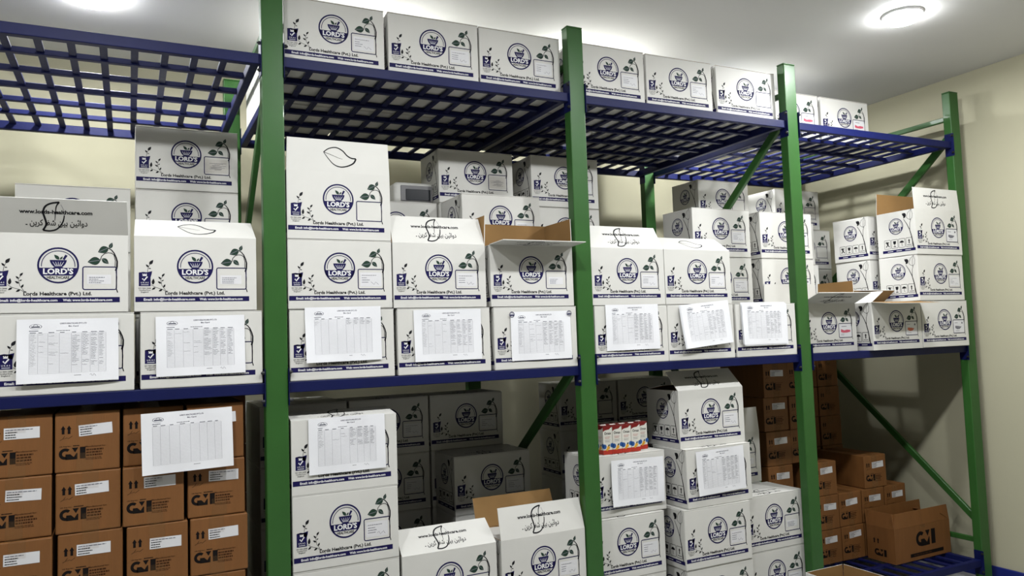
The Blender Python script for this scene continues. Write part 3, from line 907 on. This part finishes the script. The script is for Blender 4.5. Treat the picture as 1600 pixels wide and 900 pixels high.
# stacks at the right
G = 'brown cartons at the right end'
for k in range(6):
    names = {5: 'top one', 4: 'second from the top', 3: 'third from the top', 2: 'fourth from the top'}
    for x, nm in ((2.772, 'left of the third post'), (2.964, 'half behind the third post')):
        if x > 2.9 and k < 3: continue
        brown(x + jit.uniform(-.004, .004), .45 + jit.uniform(0, .01), ZB(k), 'brown carton in the back stack %s, %s' % (nm, names[k]) if k > 1 else None, 0, True, G)
    for x, nm in ((3.42, 'left column'), (3.615, 'right column')):
        lb_ = 'dark brown carton in the rearmost stack, %s, %s' % (nm, names[k]) if k > 2 else None
        brown(x + (.008 * (5 - k) if x > 3.5 else 0) * .5, .83, ZB(k), lb_, 0, False, G)
for x, z, lab_ in ((3.060, 2, 'brown carton right of the third green post, level with the separate long one'),
                   (3.484, 2, 'long brown carton standing alone on top of the low stack'),
                   (3.062, 1, 'brown carton in the middle layer of the low stack, beside the third post'),
                   (3.256, 1, 'brown carton in the middle layer of the low stack, second from the third post'),
                   (3.452, 1, 'brown carton in the middle layer of the low stack, below the long one'),
                   (3.650, 1, 'brown carton in the middle layer of the low stack, rightmost'),
                   (3.072, 0, 'brown carton in the lowest layer with crooked label, beside the third post'),
                   (3.264, 0, 'brown carton in the lowest layer, left of the open brown box'),
                   (3.458, 0, None), (3.650, 0, None)):
    brown(x, .395, ZB(z), lab_, jit.uniform(-.6, .6), True, G)

# open brown box on the bottom shelf
def open_brown():
    w, d, h, t_ = .50, .185, .195, .004
    t = thing('brown_open_box', 'open brown box with large black letters on the bottom shelf at the right end', 'carton', (3.443, .185, S1 + .0005), math.radians(1))
    b = MB()
    b.box(0, w, 0, d, 0, t_, 'brown')
    for x0, x1, y0, y1 in ((0, w, 0, t_), (0, w, d - t_, d), (0, t_, t_, d - t_), (w - t_, w, t_, d - t_)): b.box(x0, x1, y0, y1, t_, h, 'brown')
    link('body', b.mesh('body'), t)
    def fl(name, w_, l_, loc, rot):
        b = MB(); b.box(0, w_, 0, .003, 0, l_, 'brown', .001); return link(name, b.mesh(name), t, loc, rot)
    R = math.radians
    fl('front_flap', w, .085, (0, 0, h), (R(-8), 0, 0))
    fl('back_flap', w, .085, (w, d, h), (R(4), 0, math.pi))
    fl('side_flap', d, .085, (0, d, h), (R(-12), 0, -math.pi / 2))
    fl('side_flap', d, .085, (w, 0, h), (R(-60), 0, math.pi / 2))
    K = Ink()
    gmi(K, .19, .072, .088)
    K.rect(.13, .020, .43, .040, 'brownink'); K.dashes(.16, .026, 1, .24, .007, .01, 'faintink', 2, random.Random(4))
    link('front_print', K.mesh('front_print', front_map), t)
    K = Ink(); gmi(K, .05, .03, .04, 'brownink')
    for a in (.05, .075): K.poly([(a, .13), (a - .008, .118), (a + .008, .118)], 'brownink'); K.rect(a - .004, .1, a + .004, .119, 'brownink')
    link('side_print', K.mesh('side_print', lambda x, y, l: (-EPS * l, d - x, y)), t)
    b = MB(); b.box(.225, .275, -.0009, -.0003, h - .02, h + .0005, 'tape'); link('packing_tape', b.mesh('packing_tape'), t)
open_brown()

# ------------------------------------------------------------------ small medicine packs
MW, MD, MH = .050, .050, .128
def med_body():
    b = MB(); b.box(0, MW, 0, MD, 0, MH, 'medwhite', .0012); return b.mesh('body')
def med_face(fn, name, title=True):
    K = Ink()
    K.rect(0, 0, MW, .020, 'medred')
    K.poly([(0, MH), (0, .104), (.012, .110), (.034, .113), (.044, .121), (MW, .123), (MW, MH)], 'medmaroon')
    K.disc(.006, .036, .011, 'medblue', 2, 14); K.disc(.047, .040, .010, 'medblue', 2, 14)
    K.disc(.027, .030, .008, 'medyellow', 3, 12); K.disc(.020, .022, .006, 'medyellow', 3, 10)
    K.leaf(.027, .036, .034, .046, .3, 'leafg', 4)
    if title:
        K.text('Omax', .007, .090, .037, .011, 'black', 2, .02)
    r = random.Random(2)
    K.dashes(.010, .078, 2, .03, .0016, .006, 'medred', 2, r); K.dashes(.010, .064, 3, .03, .0012, .004, 'greyink', 2, r)
    return K.mesh(name, fn)
MBODY = med_body()
MFR = med_face(lambda x, y, l: (x, -.0002 * l, y), 'front_print')
MSD = med_face(lambda x, y, l: (-.0002 * l, MD - x, y), 'side_print', False)
b = MB(); b.box(0.001, MW - .001, 0.001, MD - .001, MH, MH + .0006, 'medmaroon'); MTOP = b.mesh('top_panel')
b = MB(); b.box(.010, MW - .010, -.006, .006, 0, .0008, 'medwhite', mtx=None); MTAB = b.mesh('tuck_tab')
zt = B1(2) + BH * 1.043 + .0012
packs = [(1.458 + .0525 * i, .112 + .001 * i, 0, 'small red and white medicine pack, %s in the front row on the carton' % ('first', 'second', 'third', 'fourth')[i]) for i in range(4)]
packs.append((1.684, .150, 4, 'small red and white medicine pack standing apart at the right end of its row'))
packs += [(1.462 + .053 * i, .172 + .001 * i, 0, 'small red and white medicine pack in the back row, %s from the left' % ('first', 'second', 'third', 'fourth')[i]) for i in range(4)]
for x, y, rt, lab_ in packs:
    t = thing('medicine_pack', lab_, 'medicine pack', (x, y, zt), math.radians(rt), 'small medicine packs on the carton')
    link('body', MBODY, t); link('front_print', MFR, t); link('side_print', MSD, t); link('top_panel', MTOP, t)
    link('tuck_tab', MTAB, t, (0, MD * .7, MH + .001), (math.radians(20), 0, 0))

# ------------------------------------------------------------------ white appliance on the back carton
t = thing('white_appliance', 'white rounded appliance with dark window on a back carton, right of the first stack', 'appliance', (.655, .60, L2(3)), 0)
b = MB(); b.box(0, .20, 0, .18, 0, .105, 'plastic', .022, segs=4); link('housing', b.mesh('housing'), t)
b = MB(); b.box(.030, .19, -.003, .004, .012, .088, 'greyplastic', .003); f = link('front_panel', b.mesh('front_panel'), t)
b = MB(); b.box(.055, .18, -.006, -.002, .016, .070, 'darkplastic', .002); link('window', b.mesh('window'), f)
